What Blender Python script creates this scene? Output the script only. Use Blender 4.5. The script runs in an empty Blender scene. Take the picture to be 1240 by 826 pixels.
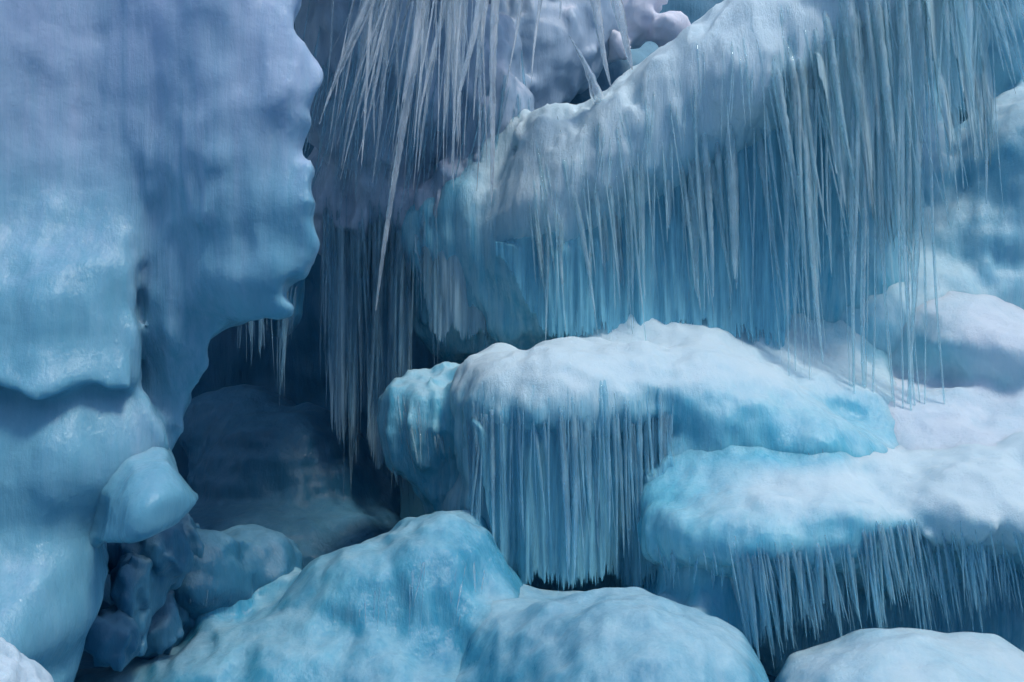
import bpy, bmesh, math, random
import numpy as np
from mathutils import Vector

random.seed(7)
rng = np.random.default_rng(11)
W, H, F, CZ = 1240.0, 826.0, 1330.0, 1.7
sc = bpy.context.scene
COL = sc.collection


def P(px, py, d):
    """photo measurement (pixels, metres away) -> a point in the place"""
    return np.array([(px - W / 2) / F * d, d, CZ - (py - H / 2) / F * d])


# ------------------------------------------------------------------ noise
_perm = np.random.default_rng(3).permutation(256).astype(np.int32)
_perm = np.concatenate([_perm, _perm, _perm])
_g = np.random.default_rng(5).normal(size=(256, 3)).astype(np.float32)
_g /= np.linalg.norm(_g, axis=1)[:, None]


def noise3(p):
    p = p.astype(np.float32)
    i = np.floor(p)
    f = p - i
    i = i.astype(np.int32) & 255
    u = f * f * f * (f * (f * 6 - 15) + 10)
    out = np.zeros(len(p), np.float32)
    for dx in (0, 1):
        wx = u[:, 0] if dx else 1 - u[:, 0]
        for dy in (0, 1):
            wy = u[:, 1] if dy else 1 - u[:, 1]
            for dz in (0, 1):
                wz = u[:, 2] if dz else 1 - u[:, 2]
                h = _perm[_perm[_perm[(i[:, 0] + dx) & 255] + ((i[:, 1] + dy) & 255)] + ((i[:, 2] + dz) & 255)]
                g = _g[h]
                d = g[:, 0] * (f[:, 0] - dx) + g[:, 1] * (f[:, 1] - dy) + g[:, 2] * (f[:, 2] - dz)
                out += wx * wy * wz * d
    return out


def fbm(p, scale, octaves=3, gain=0.5, off=0.0):
    s = np.asarray(scale, np.float32)
    out, a = 0, 1.0
    for o in range(octaves):
        out = out + a * noise3(p * s + off + o * 17.3)
        s = s * 2.03
        a *= gain
    return out


def sstep(a, b, x):
    t = np.clip((x - a) / (b - a), 0, 1)
    return t * t * (3 - 2 * t)


# ------------------------------------------------------------------ solids
def smin(a, b, k):
    h = np.clip(0.5 + 0.5 * (b - a) / k, 0, 1)
    return b * (1 - h) + a * h - k * h * (1 - h)


def smax(a, b, k):
    return -smin(-a, -b, k)


class Ell:
    """ellipsoid: centre (px, py, d), half sizes px, px, metres, tilt in the picture plane and about z"""

    def __init__(s, px, py, d, hw, hh, rd, rot=0.0, yaw=0.0):
        s.c = P(px, py, d)
        s.r = np.array([hw / F * d, rd, hh / F * d])
        a, b = math.radians(rot), math.radians(yaw)
        ry = np.array([[math.cos(a), 0, math.sin(a)], [0, 1, 0], [-math.sin(a), 0, math.cos(a)]])
        rz = np.array([[math.cos(b), -math.sin(b), 0], [math.sin(b), math.cos(b), 0], [0, 0, 1]])
        s.m = (rz @ ry).T

    def box(s):
        R = max(s.r)
        e = np.minimum(R, np.abs(s.m.T) @ s.r * 1.0 + 1e-6)
        return s.c - e, s.c + e

    def __call__(s, p):
        q = (p - s.c) @ s.m.T
        k0 = np.sqrt(((q / s.r) ** 2).sum(1))
        k1 = np.sqrt(((q / s.r ** 2) ** 2).sum(1)) + 1e-9
        return k0 * (k0 - 1) / k1


class Slab:
    """slab whose front is a relief (control depths) inside an outline, rounded over at the rim"""

    def __init__(s, poly, relief, thick, k=0.12, slope=0.0):
        s.grid, s.slope, s.d0 = None, slope, poly[0][2]
        s.poly = np.array([P(*q)[[0, 2]] for q in poly])
        pts = np.array([P(*q) for q in relief])
        s.xz = pts[:, [0, 2]]
        n = len(pts)
        A = np.zeros((n + 3, n + 3))
        A[:n, :n] = s.tps(np.linalg.norm(s.xz[:, None] - s.xz[None], axis=2)) + np.eye(n) * 2e-3
        A[:n, n] = 1
        A[:n, n + 1:] = s.xz
        A[n:, :n] = A[:n, n:].T
        s.w = np.linalg.solve(A, np.concatenate([pts[:, 1], [0, 0, 0]]))
        s.d = pts[:, 1]
        s.thick, s.k = thick, k

    @staticmethod
    def tps(r):
        return r * r * np.log(r + 1e-6)

    def box(s):
        lo, hi = s.poly.min(0), s.poly.max(0)
        return np.array([lo[0], s.d.min() - 0.2, lo[1]]), np.array([hi[0], s.d.max() + s.thick, hi[1]])

    def depth(s, xz):
        out = np.empty(len(xz))
        n = len(s.xz)
        for i in range(0, len(xz), 60000):
            q = xz[i:i + 60000]
            r = np.linalg.norm(q[:, None] - s.xz[None], axis=2)
            out[i:i + 60000] = s.tps(r) @ s.w[:n] + s.w[n] + q @ s.w[n + 1:]
        return np.clip(out, s.d.min() - 0.15, s.d.max() + 0.3)

    def rim(s, xz):
        a = s.poly
        b = np.roll(a, -1, 0)
        best = np.full(len(xz), 1e9)
        ins = np.zeros(len(xz), bool)
        for (ax, az), (bx, bz) in zip(a, b):
            ex, ez = bx - ax, bz - az
            wx, wz = xz[:, 0] - ax, xz[:, 1] - az
            t = np.clip((wx * ex + wz * ez) / (ex * ex + ez * ez + 1e-12), 0, 1)
            best = np.minimum(best, (wx - ex * t) ** 2 + (wz - ez * t) ** 2)
            c = (az > xz[:, 1]) != (bz > xz[:, 1])
            with np.errstate(divide='ignore', invalid='ignore'):
                xi = ex * (xz[:, 1] - az) / (ez if abs(ez) > 1e-12 else 1e-12) + ax
            ins ^= c & (xz[:, 0] < xi)
        d = np.sqrt(best)
        return np.where(ins, -d, d)

    def __call__(s, p):
        if s.grid is None:                                       # relief and outline on a fine raster, then looked up
            lo, hi = s.poly.min(0) - 0.5, s.poly.max(0) + 0.5
            g = 0.0125 if (hi - lo).max() < 9 else 0.05
            nx, nz = (np.ceil((hi - lo) / g).astype(int) + 1)
            X, Z = np.meshgrid(lo[0] + g * np.arange(nx), lo[1] + g * np.arange(nz), indexing='ij')
            q = np.stack([X.ravel(), Z.ravel()], 1)
            s.grid = (lo, g, np.stack([s.depth(q), s.rim(q)], 1).reshape(nx, nz, 2))
        dep = s.look(p[:, [0, 2]])[:, 0]
        x = p[:, 0] + s.slope * np.maximum(p[:, 1] - s.d0, 0)
        rim = s.look(np.stack([x, p[:, 2]], 1))[:, 1]
        f = smax((dep - p[:, 1]) * 0.8, rim, s.k)
        return smax(f, p[:, 1] - (dep + s.thick), 0.05)

    def look(s, xz):
        lo, g, T = s.grid
        q = (xz - lo) / g
        n = np.array(T.shape[:2]) - 1.001
        q = np.clip(q, 0, n)
        i = q.astype(int)
        f = q - i
        a = T[i[:, 0], i[:, 1]] * (1 - f[:, :1]) + T[i[:, 0] + 1, i[:, 1]] * f[:, :1]
        b = T[i[:, 0], i[:, 1] + 1] * (1 - f[:, :1]) + T[i[:, 0] + 1, i[:, 1] + 1] * f[:, :1]
        return a * (1 - f[:, 1:]) + b * f[:, 1:]


class Solid:
    def __init__(s, prims, k=0.15, cuts=(), lump=(0.05, 1.6), fine=(0.012, 7.0), flute=(0.0, 9.0, 0.9), seed=0.0, warp=None):
        s.prims, s.k, s.cuts = prims, k, cuts
        s.lump, s.fine, s.flute, s.seed = lump, fine, flute, seed
        s.flute_mask = warp

    def box(s, pad=0.15):
        bs = [q.box() for q in s.prims]
        lo = np.min([b[0] for b in bs], 0) - pad
        hi = np.max([b[1] for b in bs], 0) + pad
        return lo, hi

    def plain(s, p):
        f = s.prims[0](p)
        for q in s.prims[1:]:
            f = smin(f, q(p), s.k)
        if s.lump[0]:
            f = f - s.lump[0] * fbm(p, s.lump[1], 3, 0.5, s.seed)
        return f

    def __call__(s, p):
        p = np.asarray(p)
        f = s.prims[0](p)
        for q in s.prims[1:]:
            f = smin(f, q(p), s.k)
        for q in s.cuts:
            f = smax(f, -q(p), 0.08)
        if s.lump[0]:
            f = f - s.lump[0] * fbm(p, s.lump[1], 3, 0.5, s.seed)
        if s.fine[0]:
            f = f - s.fine[0] * fbm(p, s.fine[1], 2, 0.5, s.seed + 50)
        if s.flute[0]:
            m = 1.0 if s.flute_mask is None else s.flute_mask(p)
            w = fbm(p, 1.1, 1, 0.5, s.seed + 9)[:, None] * np.array([0.25, 0.1, 0])
            n = fbm(p + w, (s.flute[1], s.flute[1] * 0.6, s.flute[2]), 2, 0.6, s.seed + 77)
            f = f - s.flute[0] * m * (1 - 2 * np.abs(n) * 1.4)
        return f


class Joined:
    """a body with the refrozen ice that fills its joints with the bodies it leans on"""

    def __init__(s, a, others, k=0.25, eps=0.012, reach=0.42):
        s.a, s.others, s.k, s.eps, s.reach = a, others, k, eps, reach

    def box(s):
        lo, hi = s.a.box()
        return lo - 0.2, hi + 0.2

    def __call__(s, p):
        p = np.asarray(p)
        a = s.a(p)
        near = a < s.reach + 0.1
        out = a.copy()
        if near.any():
            q, f0 = p[near], a[near]
            f = f0
            for b in s.others:
                f = smin(f, b.plain(q) + s.eps + 0.22 * np.clip(f0, 0, 1), s.k)
            out[near] = smax(np.minimum(f, f0), f0 - s.reach, 0.05)
        return out


def nets(fun, lo, hi, h):
    """closed surface of fun < 0 (naive surface nets)"""
    n = np.maximum(4, np.ceil((hi - lo) / h).astype(int) + 1)
    ax = [lo[i] + h * np.arange(n[i]) for i in range(3)]
    V = np.empty(tuple(n), np.float32)
    step = max(1, int(400000 / (n[1] * n[2])))
    for i in range(0, n[0], step):
        xs = ax[0][i:i + step]
        g = np.stack(np.meshgrid(xs, ax[1], ax[2], indexing='ij'), -1).reshape(-1, 3)
        V[i:i + step] = fun(g).reshape(len(xs), n[1], n[2])
    big = 0.5 * h
    for a in range(3):                                          # close at the box
        s = [slice(None)] * 3
        for e in (0, -1):
            s[a] = e
            V[tuple(s)] = np.maximum(V[tuple(s)], big)
    cs = tuple(n - 1)
    acc = np.zeros(cs + (3,), np.float32)
    cnt = np.zeros(cs, np.float32)
    S = V < 0
    cor = [(i, j, k) for i in (0, 1) for j in (0, 1) for k in (0, 1)]
    sl = lambda c: tuple(slice(c[a], c[a] + cs[a]) for a in range(3))
    for a in range(3):
        for c in cor:
            if c[a]:
                continue
            e = list(c)
            e[a] = 1
            A, B = V[sl(c)], V[sl(e)]
            m = S[sl(c)] != S[sl(e)]
            t = np.where(m, A / np.where(m, A - B, 1), 0)
            for b in range(3):
                acc[..., b] += np.where(m, (t if b == a else float(c[b])), 0)
            cnt += m
    act = cnt > 0
    ids = np.full(cs, -1, np.int64)
    ids[act] = np.arange(act.sum())
    pos = np.argwhere(act) + acc[act] / cnt[act][:, None]
    verts = lo + h * pos
    quads = []
    for a in range(3):
        b, c = (a + 1) % 3, (a + 2) % 3
        s0 = [slice(1, -1)] * 3
        s1 = [slice(1, -1)] * 3
        s0[a] = slice(0, -1)
        s1[a] = slice(1, None)
        A, B = S[tuple(s0)], S[tuple(s1)]
        w = np.argwhere(A != B)
        if not len(w):
            continue
        flip = A[tuple(w.T)]
        o = np.ones(3, int)
        o[a] = 0
        w = w + o
        eb, ec = np.eye(3, dtype=int)[b], np.eye(3, dtype=int)[c]
        q = np.stack([ids[tuple((w - eb - ec).T)], ids[tuple((w - ec).T)], ids[tuple(w.T)], ids[tuple((w - eb).T)]], 1)
        q[~flip] = q[~flip][:, ::-1]
        quads.append(q)
    return verts, np.concatenate(quads)


def vnormals(v, q):
    n = np.cross(v[q[:, 2]] - v[q[:, 0]], v[q[:, 3]] - v[q[:, 1]])
    out = np.zeros_like(v)
    for i in range(4):
        np.add.at(out, q[:, i], n)
    return out / (np.linalg.norm(out, axis=1)[:, None] + 1e-12)


def mesh_from(name, v, faces, mat, attrs=None):
    me = bpy.data.meshes.new(name)
    faces = np.asarray(faces)
    me.vertices.add(len(v))
    me.vertices.foreach_set('co', np.asarray(v, np.float32).ravel())
    me.loops.add(faces.size)
    me.loops.foreach_set('vertex_index', faces.astype(np.int32).ravel())
    me.polygons.add(len(faces))
    me.polygons.foreach_set('loop_start', np.arange(len(faces), dtype=np.int32) * faces.shape[1])
    me.polygons.foreach_set('use_smooth', np.ones(len(faces), bool))
    me.update(calc_edges=True)
    for k, val in (attrs or {}).items():
        at = me.attributes.new(k, 'FLOAT', 'POINT')
        at.data.foreach_set('value', np.asarray(val, np.float32))
    me.materials.append(mat)
    return me


def link(name, me, parent=None):
    o = bpy.data.objects.new(name, me)
    COL.objects.link(o)
    if parent is not None:
        o.parent = parent
    return o


def tag(o, label=None, cat=None, group=None, kind=None):
    if label:
        o['label'] = label
    if cat:
        o['category'] = cat
    if group:
        o['group'] = group
    if kind:
        o['kind'] = kind
    return o


# ------------------------------------------------------------------ materials
def new_mat(name):
    m = bpy.data.materials.new(name)
    m.use_nodes = True
    nt = m.node_tree
    nt.nodes.clear()
    N = lambda t, **kw: _node(nt, t, kw)
    L = nt.links.new
    return m, nt, N, L


def _node(nt, t, kw):
    n = nt.nodes.new(t)
    for k, v in kw.items():
        if k in n.inputs:
            n.inputs[k].default_value = v
        else:
            setattr(n, k, v)
    return n


def ice_material(name, deep, pale, snow, sss=0.12, rough=0.32, streak=1.0, spec=0.5, coat=0.5, grain=0.8):
    """massive ice: clear blue ice with cloudy pale bands, and wind snow where the frost attribute says so"""
    m, nt, N, L = new_mat(name)
    out = N('ShaderNodeOutputMaterial')
    b = N('ShaderNodeBsdfPrincipled')
    L(b.outputs[0], out.inputs[0])
    tc = N('ShaderNodeTexCoord')
    mp = N('ShaderNodeMapping')
    mp.inputs['Scale'].default_value = (1, 1, 0.16)
    L(tc.outputs['Object'], mp.inputs[0])
    n1 = N('ShaderNodeTexNoise', Scale=9.0, Detail=7.0, Roughness=0.62)
    L(mp.outputs[0], n1.inputs['Vector'])
    n2 = N('ShaderNodeTexNoise', Scale=1.7, Detail=6.0, Roughness=0.6)
    L(tc.outputs['Object'], n2.inputs['Vector'])
    n3 = N('ShaderNodeTexNoise', Scale=38.0, Detail=5.0, Roughness=0.65)
    L(tc.outputs['Object'], n3.inputs['Vector'])
    fr = N('ShaderNodeAttribute', attribute_name='frost')
    # cloudiness
    add = N('ShaderNodeMath', operation='MULTIPLY_ADD')
    add.inputs[1].default_value = 0.55
    L(n1.outputs[0], add.inputs[0])
    mul = N('ShaderNodeMath', operation='MULTIPLY')
    mul.inputs[1].default_value = 0.45
    L(n2.outputs[0], mul.inputs[0])
    L(mul.outputs[0], add.inputs[2])
    r1 = N('ShaderNodeMapRange')
    r1.inputs[1].default_value, r1.inputs[2].default_value = 0.38, 0.66
    L(add.outputs[0], r1.inputs[0])
    mixa = N('ShaderNodeMix', data_type='RGBA')
    mixa.inputs[6].default_value = (*deep, 1)
    mixa.inputs[7].default_value = (*pale, 1)
    L(r1.outputs[0], mixa.inputs[0])
    # drawn out vertical bands where icicles have fused together
    st = N('ShaderNodeAttribute', attribute_name='streak')
    mps = N('ShaderNodeMapping')
    mps.inputs['Scale'].default_value = (1, 0.6, 0.035)
    L(tc.outputs['Object'], mps.inputs[0])
    n5 = N('ShaderNodeTexNoise', Scale=26.0, Detail=6.0, Roughness=0.7, Distortion=0.15)
    L(mps.outputs[0], n5.inputs['Vector'])
    r5 = N('ShaderNodeMapRange')
    r5.inputs[1].default_value, r5.inputs[2].default_value = 0.32, 0.70
    L(n5.outputs[0], r5.inputs[0])
    mixs = N('ShaderNodeMix', data_type='RGBA')
    L(r5.outputs[0], mixs.inputs[0])
    mixs.inputs[6].default_value = (*deep, 1)
    mixs.inputs[7].default_value = (*[0.35 * a + 0.65 * c for a, c in zip(snow, pale)], 1)
    mixt = N('ShaderNodeMix', data_type='RGBA')
    L(st.outputs['Fac'], mixt.inputs[0])
    L(mixa.outputs[2], mixt.inputs[6])
    L(mixs.outputs[2], mixt.inputs[7])
    # snow edge broken up by noise
    e1 = N('ShaderNodeMath', operation='MULTIPLY_ADD')
    e1.inputs[1].default_value = 0.6
    e1.inputs[2].default_value = -0.3
    L(n5.outputs[0], e1.inputs[0])
    e2 = N('ShaderNodeMath', operation='MULTIPLY_ADD')
    e2.inputs[1].default_value = 0.5
    L(n2.outputs[0], e2.inputs[0])
    L(e1.outputs[0], e2.inputs[2])
    e3 = N('ShaderNodeMath', operation='ADD')
    L(fr.outputs['Fac'], e3.inputs[0])
    L(e2.outputs[0], e3.inputs[1])
    r2 = N('ShaderNodeMapRange')
    r2.interpolation_type = 'SMOOTHSTEP'
    r2.inputs[1].default_value, r2.inputs[2].default_value = 0.1, 1.45
    L(e3.outputs[0], r2.inputs[0])
    mixb = N('ShaderNodeMix', data_type='RGBA')
    L(r2.outputs[0], mixb.inputs[0])
    L(mixt.outputs[2], mixb.inputs[6])
    mixb.inputs[7].default_value = (*snow, 1)
    L(mixb.outputs[2], b.inputs['Base Color'])
    rr = N('ShaderNodeMapRange')
    rr.inputs[3].default_value, rr.inputs[4].default_value = rough, 0.62
    L(r2.outputs[0], rr.inputs[0])
    L(rr.outputs[0], b.inputs['Roughness'])
    b.inputs['IOR'].default_value = 1.31
    b.inputs['Subsurface Weight'].default_value = 0.38
    b.inputs['Subsurface Radius'].default_value = (0.75, 0.92, 1.0)
    b.inputs['Subsurface Scale'].default_value = sss
    b.inputs['Specular IOR Level'].default_value = spec
    # relief too fine for the mesh
    bp = N('ShaderNodeBump', Strength=0.6 * streak, Distance=0.035)
    L(n1.outputs[0], bp.inputs['Height'])
    bp2 = N('ShaderNodeBump', Strength=0.25, Distance=0.012)
    L(n3.outputs[0], bp2.inputs['Height'])
    L(bp.outputs[0], bp2.inputs['Normal'])
    # grainy snow, wet glaze, thin milky veins
    n6 = N('ShaderNodeTexNoise', Scale=150.0, Detail=3.0, Roughness=0.7)
    L(tc.outputs['Object'], n6.inputs['Vector'])
    bp4 = N('ShaderNodeBump', Distance=0.006)
    g4 = N('ShaderNodeMath', operation='MULTIPLY')
    g4.inputs[1].default_value = grain
    L(r2.outputs[0], g4.inputs[0])
    L(g4.outputs[0], bp4.inputs['Strength'])
    L(n6.outputs[0], bp4.inputs['Height'])
    L(bp2.outputs[0], bp4.inputs['Normal'])
    bp2 = bp4
    n7 = N('ShaderNodeTexNoise', Scale=14.0, Detail=4.0, Roughness=0.6)
    L(mp.outputs[0], n7.inputs['Vector'])
    bpc = N('ShaderNodeBump', Strength=0.8, Distance=0.05)
    L(n7.outputs[0], bpc.inputs['Height'])
    bpd = N('ShaderNodeBump', Strength=0.4, Distance=0.012)
    L(n3.outputs[0], bpd.inputs['Height'])
    L(bpc.outputs[0], bpd.inputs['Normal'])
    L(bpd.outputs[0], b.inputs['Coat Normal'])
    cw = N('ShaderNodeMapRange')
    cw.inputs[3].default_value, cw.inputs[4].default_value = coat, 0.05
    L(r2.outputs[0], cw.inputs[0])
    L(cw.outputs[0], b.inputs['Coat Weight'])
    b.inputs['Coat Roughness'].default_value = 0.14
    b.inputs['Coat IOR'].default_value = 1.4
    bp3 = N('ShaderNodeBump', Distance=0.02)
    L(st.outputs['Fac'], bp3.inputs['Strength'])
    L(n5.outputs[0], bp3.inputs['Height'])
    L(bp2.outputs[0], bp3.inputs['Normal'])
    L(bp3.outputs[0], b.inputs['Normal'])
    return m


def clear_material(name, tint, trans=0.75, rough=0.06, see=0.25, frost=0.35):
    """clear icicle ice: part glass, part milky"""
    m, nt, N, L = new_mat(name)
    out = N('ShaderNodeOutputMaterial')
    b = N('ShaderNodeBsdfPrincipled')
    tr = N('ShaderNodeBsdfTransparent')
    tr.inputs[0].default_value = (*[0.35 + 0.65 * c for c in tint], 1)
    mx = N('ShaderNodeMixShader')
    mx.inputs[0].default_value = see
    L(b.outputs[0], mx.inputs[1])
    L(tr.outputs[0], mx.inputs[2])
    L(mx.outputs[0], out.inputs[0])
    tc = N('ShaderNodeTexCoord')
    mp = N('ShaderNodeMapping')
    mp.inputs['Scale'].default_value = (1, 1, 0.25)
    L(tc.outputs['Object'], mp.inputs[0])
    n = N('ShaderNodeTexNoise', Scale=22.0, Detail=4.0)
    L(mp.outputs[0], n.inputs['Vector'])
    r = N('ShaderNodeMapRange')
    r.inputs[1].default_value, r.inputs[2].default_value = 0.4, 0.7
    r.inputs[3].default_value, r.inputs[4].default_value = trans, trans * (1 - frost)
    L(n.outputs[0], r.inputs[0])
    L(r.outputs[0], b.inputs['Transmission Weight'])
    b.inputs['Base Color'].default_value = (*tint, 1)
    b.inputs['Roughness'].default_value = rough
    b.inputs['IOR'].default_value = 1.45
    n4 = N('ShaderNodeTexNoise', Scale=55.0, Detail=3.0)
    L(mp.outputs[0], n4.inputs['Vector'])
    bp = N('ShaderNodeBump', Strength=0.7, Distance=0.012)
    L(n4.outputs[0], bp.inputs['Height'])
    L(bp.outputs[0], b.inputs['Normal'])
    return m


M_WALL = ice_material('glacier_ice', (0.12, 0.36, 0.49), (0.20, 0.47, 0.59), (0.48, 0.55, 0.73), 0.12, 0.30, 0.6, coat=0.5, grain=0.12)  # last colour carries the reflected sky lilac painted high on the wall
M_LILAC = ice_material('bubbly_ice', (0.27, 0.39, 0.51), (0.42, 0.53, 0.64), (0.76, 0.78, 0.87), 0.12, 0.40, coat=0.3)
M_SNOW = ice_material('wind_snow', (0.22, 0.54, 0.66), (0.42, 0.66, 0.75), (0.64, 0.76, 0.85), 0.12, 0.42, coat=0.3)
M_BLUE = ice_material('blue_ice', (0.07, 0.43, 0.61), (0.21, 0.61, 0.73), (0.60, 0.78, 0.85), 0.14, 0.24, 0.9, coat=0.6)
M_MOUND = ice_material('mound_ice', (0.03, 0.27, 0.43), (0.11, 0.44, 0.59), (0.50, 0.72, 0.80), 0.14, 0.26, 0.9, coat=0.6)
M_SHADE = ice_material('cave_shade_ice', (0.022, 0.14, 0.24), (0.045, 0.20, 0.31), (0.19, 0.37, 0.48), 0.10, 0.36, coat=0.3)  # blue ice darkened: cave and hollow shade put into the base colour
M_CLEAR = clear_material('clear_icicle_ice', (0.94, 0.99, 1.0), 0.85, 0.02, 0.24, 0.5)
M_CURT = clear_material('milky_icicle_ice', (0.76, 0.96, 1.0), 0.72, 0.02, 0.40, 0.5)
M_DARKC = clear_material('cave_icicle_ice', (0.62, 0.86, 0.94), 0.88, 0.03, 0.42, 0.3)


def sheet_material(name, tint):
    """the fused curtain between icicles: drawn out bands, some clear and some milky"""
    m, nt, N, L = new_mat(name)
    out = N('ShaderNodeOutputMaterial')
    b = N('ShaderNodeBsdfPrincipled')
    tr = N('ShaderNodeBsdfTransparent')
    tr.inputs[0].default_value = (*[0.5 + 0.5 * c for c in tint], 1)
    mx = N('ShaderNodeMixShader')
    L(b.outputs[0], mx.inputs[1])
    L(tr.outputs[0], mx.inputs[2])
    L(mx.outputs[0], out.inputs[0])
    tc = N('ShaderNodeTexCoord')
    mp = N('ShaderNodeMapping')
    mp.inputs['Scale'].default_value = (1, 0.4, 0.045)
    L(tc.outputs['Object'], mp.inputs[0])
    n = N('ShaderNodeTexNoise', Scale=34.0, Detail=6.0, Roughness=0.7)
    L(mp.outputs[0], n.inputs['Vector'])
    n2 = N('ShaderNodeTexNoise', Scale=2.2, Detail=4.0)
    L(tc.outputs['Object'], n2.inputs['Vector'])
    ad = N('ShaderNodeMath', operation='MULTIPLY_ADD')
    ad.inputs[1].default_value = 0.7
    L(n.outputs[0], ad.inputs[0])
    ml = N('ShaderNodeMath', operation='MULTIPLY')
    ml.inputs[1].default_value = 0.3
    L(n2.outputs[0], ml.inputs[0])
    L(ml.outputs[0], ad.inputs[2])
    r = N('ShaderNodeMapRange')
    r.inputs[1].default_value, r.inputs[2].default_value = 0.36, 0.64
    r.inputs[3].default_value, r.inputs[4].default_value = 0.80, 0.15
    L(ad.outputs[0], r.inputs[0])
    L(r.outputs[0], mx.inputs[0])
    b.inputs['Base Color'].default_value = (*tint, 1)
    b.inputs['Transmission Weight'].default_value = 0.3
    b.inputs['Roughness'].default_value = 0.1
    b.inputs['IOR'].default_value = 1.31
    bp = N('ShaderNodeBump', Strength=0.6, Distance=0.015)
    L(n.outputs[0], bp.inputs['Height'])
    L(bp.outputs[0], b.inputs['Normal'])
    return m


M_SHEET = sheet_material('fused_curtain_ice', (0.72, 0.93, 0.97))
M_SHEETB = sheet_material('blue_curtain_ice', (0.36, 0.79, 0.93))
M_CURTB = clear_material('blue_icicle_ice', (0.58, 0.90, 1.0), 0.72, 0.03, 0.40, 0.5)
M_SHEETD = sheet_material('cave_curtain_ice', (0.55, 0.80, 0.90))

# ------------------------------------------------------------------ building a body
SOL = {}


def body(name, solid, h, mat, frost=None, parent=None, floor=-0.8, streak=None):
    lo, hi = solid.box()
    lo[2] = max(lo[2], floor)
    v, q = nets(solid, lo, hi, h)
    n = vnormals(v, q)
    fr = np.zeros(len(v)) if frost is None else frost(v, n)
    stv = np.zeros(len(v)) if streak is None else streak(v, n)
    me = mesh_from(name, v, q, mat, {'frost': fr, 'streak': np.clip(stv, 0, 1)})
    return link(name, me, parent)


def up_frost(a=0.25, b=0.85, amp=1.0, base=0.0, extra=None):
    def fn(v, n):
        f = base + amp * sstep(a, b, n[:, 2])
        if extra is not None:
            f = f + extra(v, n)
        return f
    return fn


def hit(solid, px, py, d0, d1, n=90):
    """where the line of sight through a photo pixel meets a body (used to find the real depth of an edge)"""
    px, py = np.asarray(px, float), np.asarray(py, float)
    ds = np.linspace(d0, d1, n)
    out = np.full(len(px), np.nan)
    prev = None
    for d in ds:
        p = np.stack([(px - W / 2) / F * d, np.full(len(px), d), CZ - (py - H / 2) / F * d], 1)
        f = solid(p)
        m = (f < 0) & np.isnan(out)
        out[m] = d
    m = np.isnan(out)
    d = np.where(m, (d0 + d1) / 2, out)
    return np.stack([(px - W / 2) / F * d, d, CZ - (py - H / 2) / F * d], 1), ~m


def strands(start, length, r0, solid=None, lean=0.0, off=0.4, step=0.035, curl=0.012, fwd=0.0):
    """icicle paths: each runs down over the body below it and then hangs free"""
    n = len(start)
    length, r0 = np.asarray(length), np.asarray(r0)
    lean = np.broadcast_to(np.asarray(lean, float), (n,))
    k = int(length.max() / step) + 2
    pts = np.zeros((n, k, 3))
    p = start.copy()
    if solid is not None:
        p[:, 1] += 1.5 * r0
    ph = rng.uniform(0, 6.28, (n, 2))
    for i in range(k):
        if solid is not None:
            for _ in range(2):
                f = solid(p)
                push = np.clip((off - 1.4 * max(0.0, 1 - i * step / 0.22)) * r0 - f, 0, 0.07)
                p[:, 1] -= push
        pts[:, i] = p
        s = i * step
        p = p + np.stack([lean * step + curl * step * 6 * np.sin(ph[:, 0] + s * 3.1) * 0.5,
                          -fwd * step + curl * step * 3 * np.sin(ph[:, 1] + s * 2.3), np.full(n, -step)], 1)
    return [(pts[j, :max(4, int(length[j] / step) + 1)], r0[j]) for j in range(n)]


def tube(path, r0, sides=7, tip=0.10, head=0.6, ripple=0.17, flat=1.0, bead=0.0):
    """one icicle: rippled, tapering, a little oval, closed at both ends"""
    m = len(path)
    t = np.linspace(0, 1, m)
    r = r0 * (tip + (1 - tip) * (1 - t) ** rng.uniform(0.5, 1.1)) * (head + (1 - head) * sstep(0, 0.2, t))
    r = r * (1 + ripple * rng.uniform(-1, 1, m))
    if bead:
        r[-2] = max(r[-2], bead)
    a = np.linspace(0, 2 * math.pi, sides, endpoint=False) + rng.uniform(0, 6)
    ov = 1 + 0.22 * np.cos(2 * a + rng.uniform(0, 6)) + 0.08 * np.cos(3 * a)
    ring = np.stack([np.cos(a) * ov, np.sin(a) * ov * flat, np.zeros(sides)], 1)
    v = (path[:, None, :] + ring[None] * r[:, None, None]).reshape(-1, 3)
    v = np.concatenate([v, [path[0] + [0, 0, r[0] * 0.5]], [path[-1] - [0, 0, r[-1] * 1.6]]])
    i = np.arange(m - 1)[:, None] * sides
    j = np.arange(sides)[None]
    j2 = (j + 1) % sides
    q = np.stack([i + j, i + sides + j, i + sides + j2, i + j2], -1).reshape(-1, 4)
    top, bot = m * sides, m * sides + 1
    jj, kk = np.arange(sides), (np.arange(sides) + 1) % sides
    lb = (m - 1) * sides
    q1 = np.stack([np.full(sides, top), jj, kk, kk], 1)
    q2 = np.stack([np.full(sides, bot), lb + kk, lb + jj, lb + jj], 1)
    return v, q, np.concatenate([q1, q2])[:, :3]


def tube_mesh(name, tubes, mat):
    vs, fs, base = [], [], 0
    for v, q, t in tubes:
        vs.append(v)
        fs.append(np.concatenate([q[:, [0, 1, 2]], q[:, [0, 2, 3]], t]) + base)
        base += len(v)
    return mesh_from(name, np.concatenate(vs), np.concatenate(fs), mat)


def curtain(parent, paths, mat, n_parts=100, **kw):
    """icicles frozen to a body: the largest are parts, the remaining thin ones one mass"""
    size = np.array([len(p) * r for p, r in paths])
    order = np.argsort(-size)
    for j in order[:n_parts]:
        link('icicle', tube_mesh('icicle', [tube(*paths[j], **kw)], mat), parent)
    rest = order[n_parts:]
    if len(rest):
        o = link('icicle_fringe', tube_mesh('icicle_fringe', [tube(*paths[j], **kw) for j in rest], mat), parent)
        o['kind'] = 'stuff'


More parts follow.
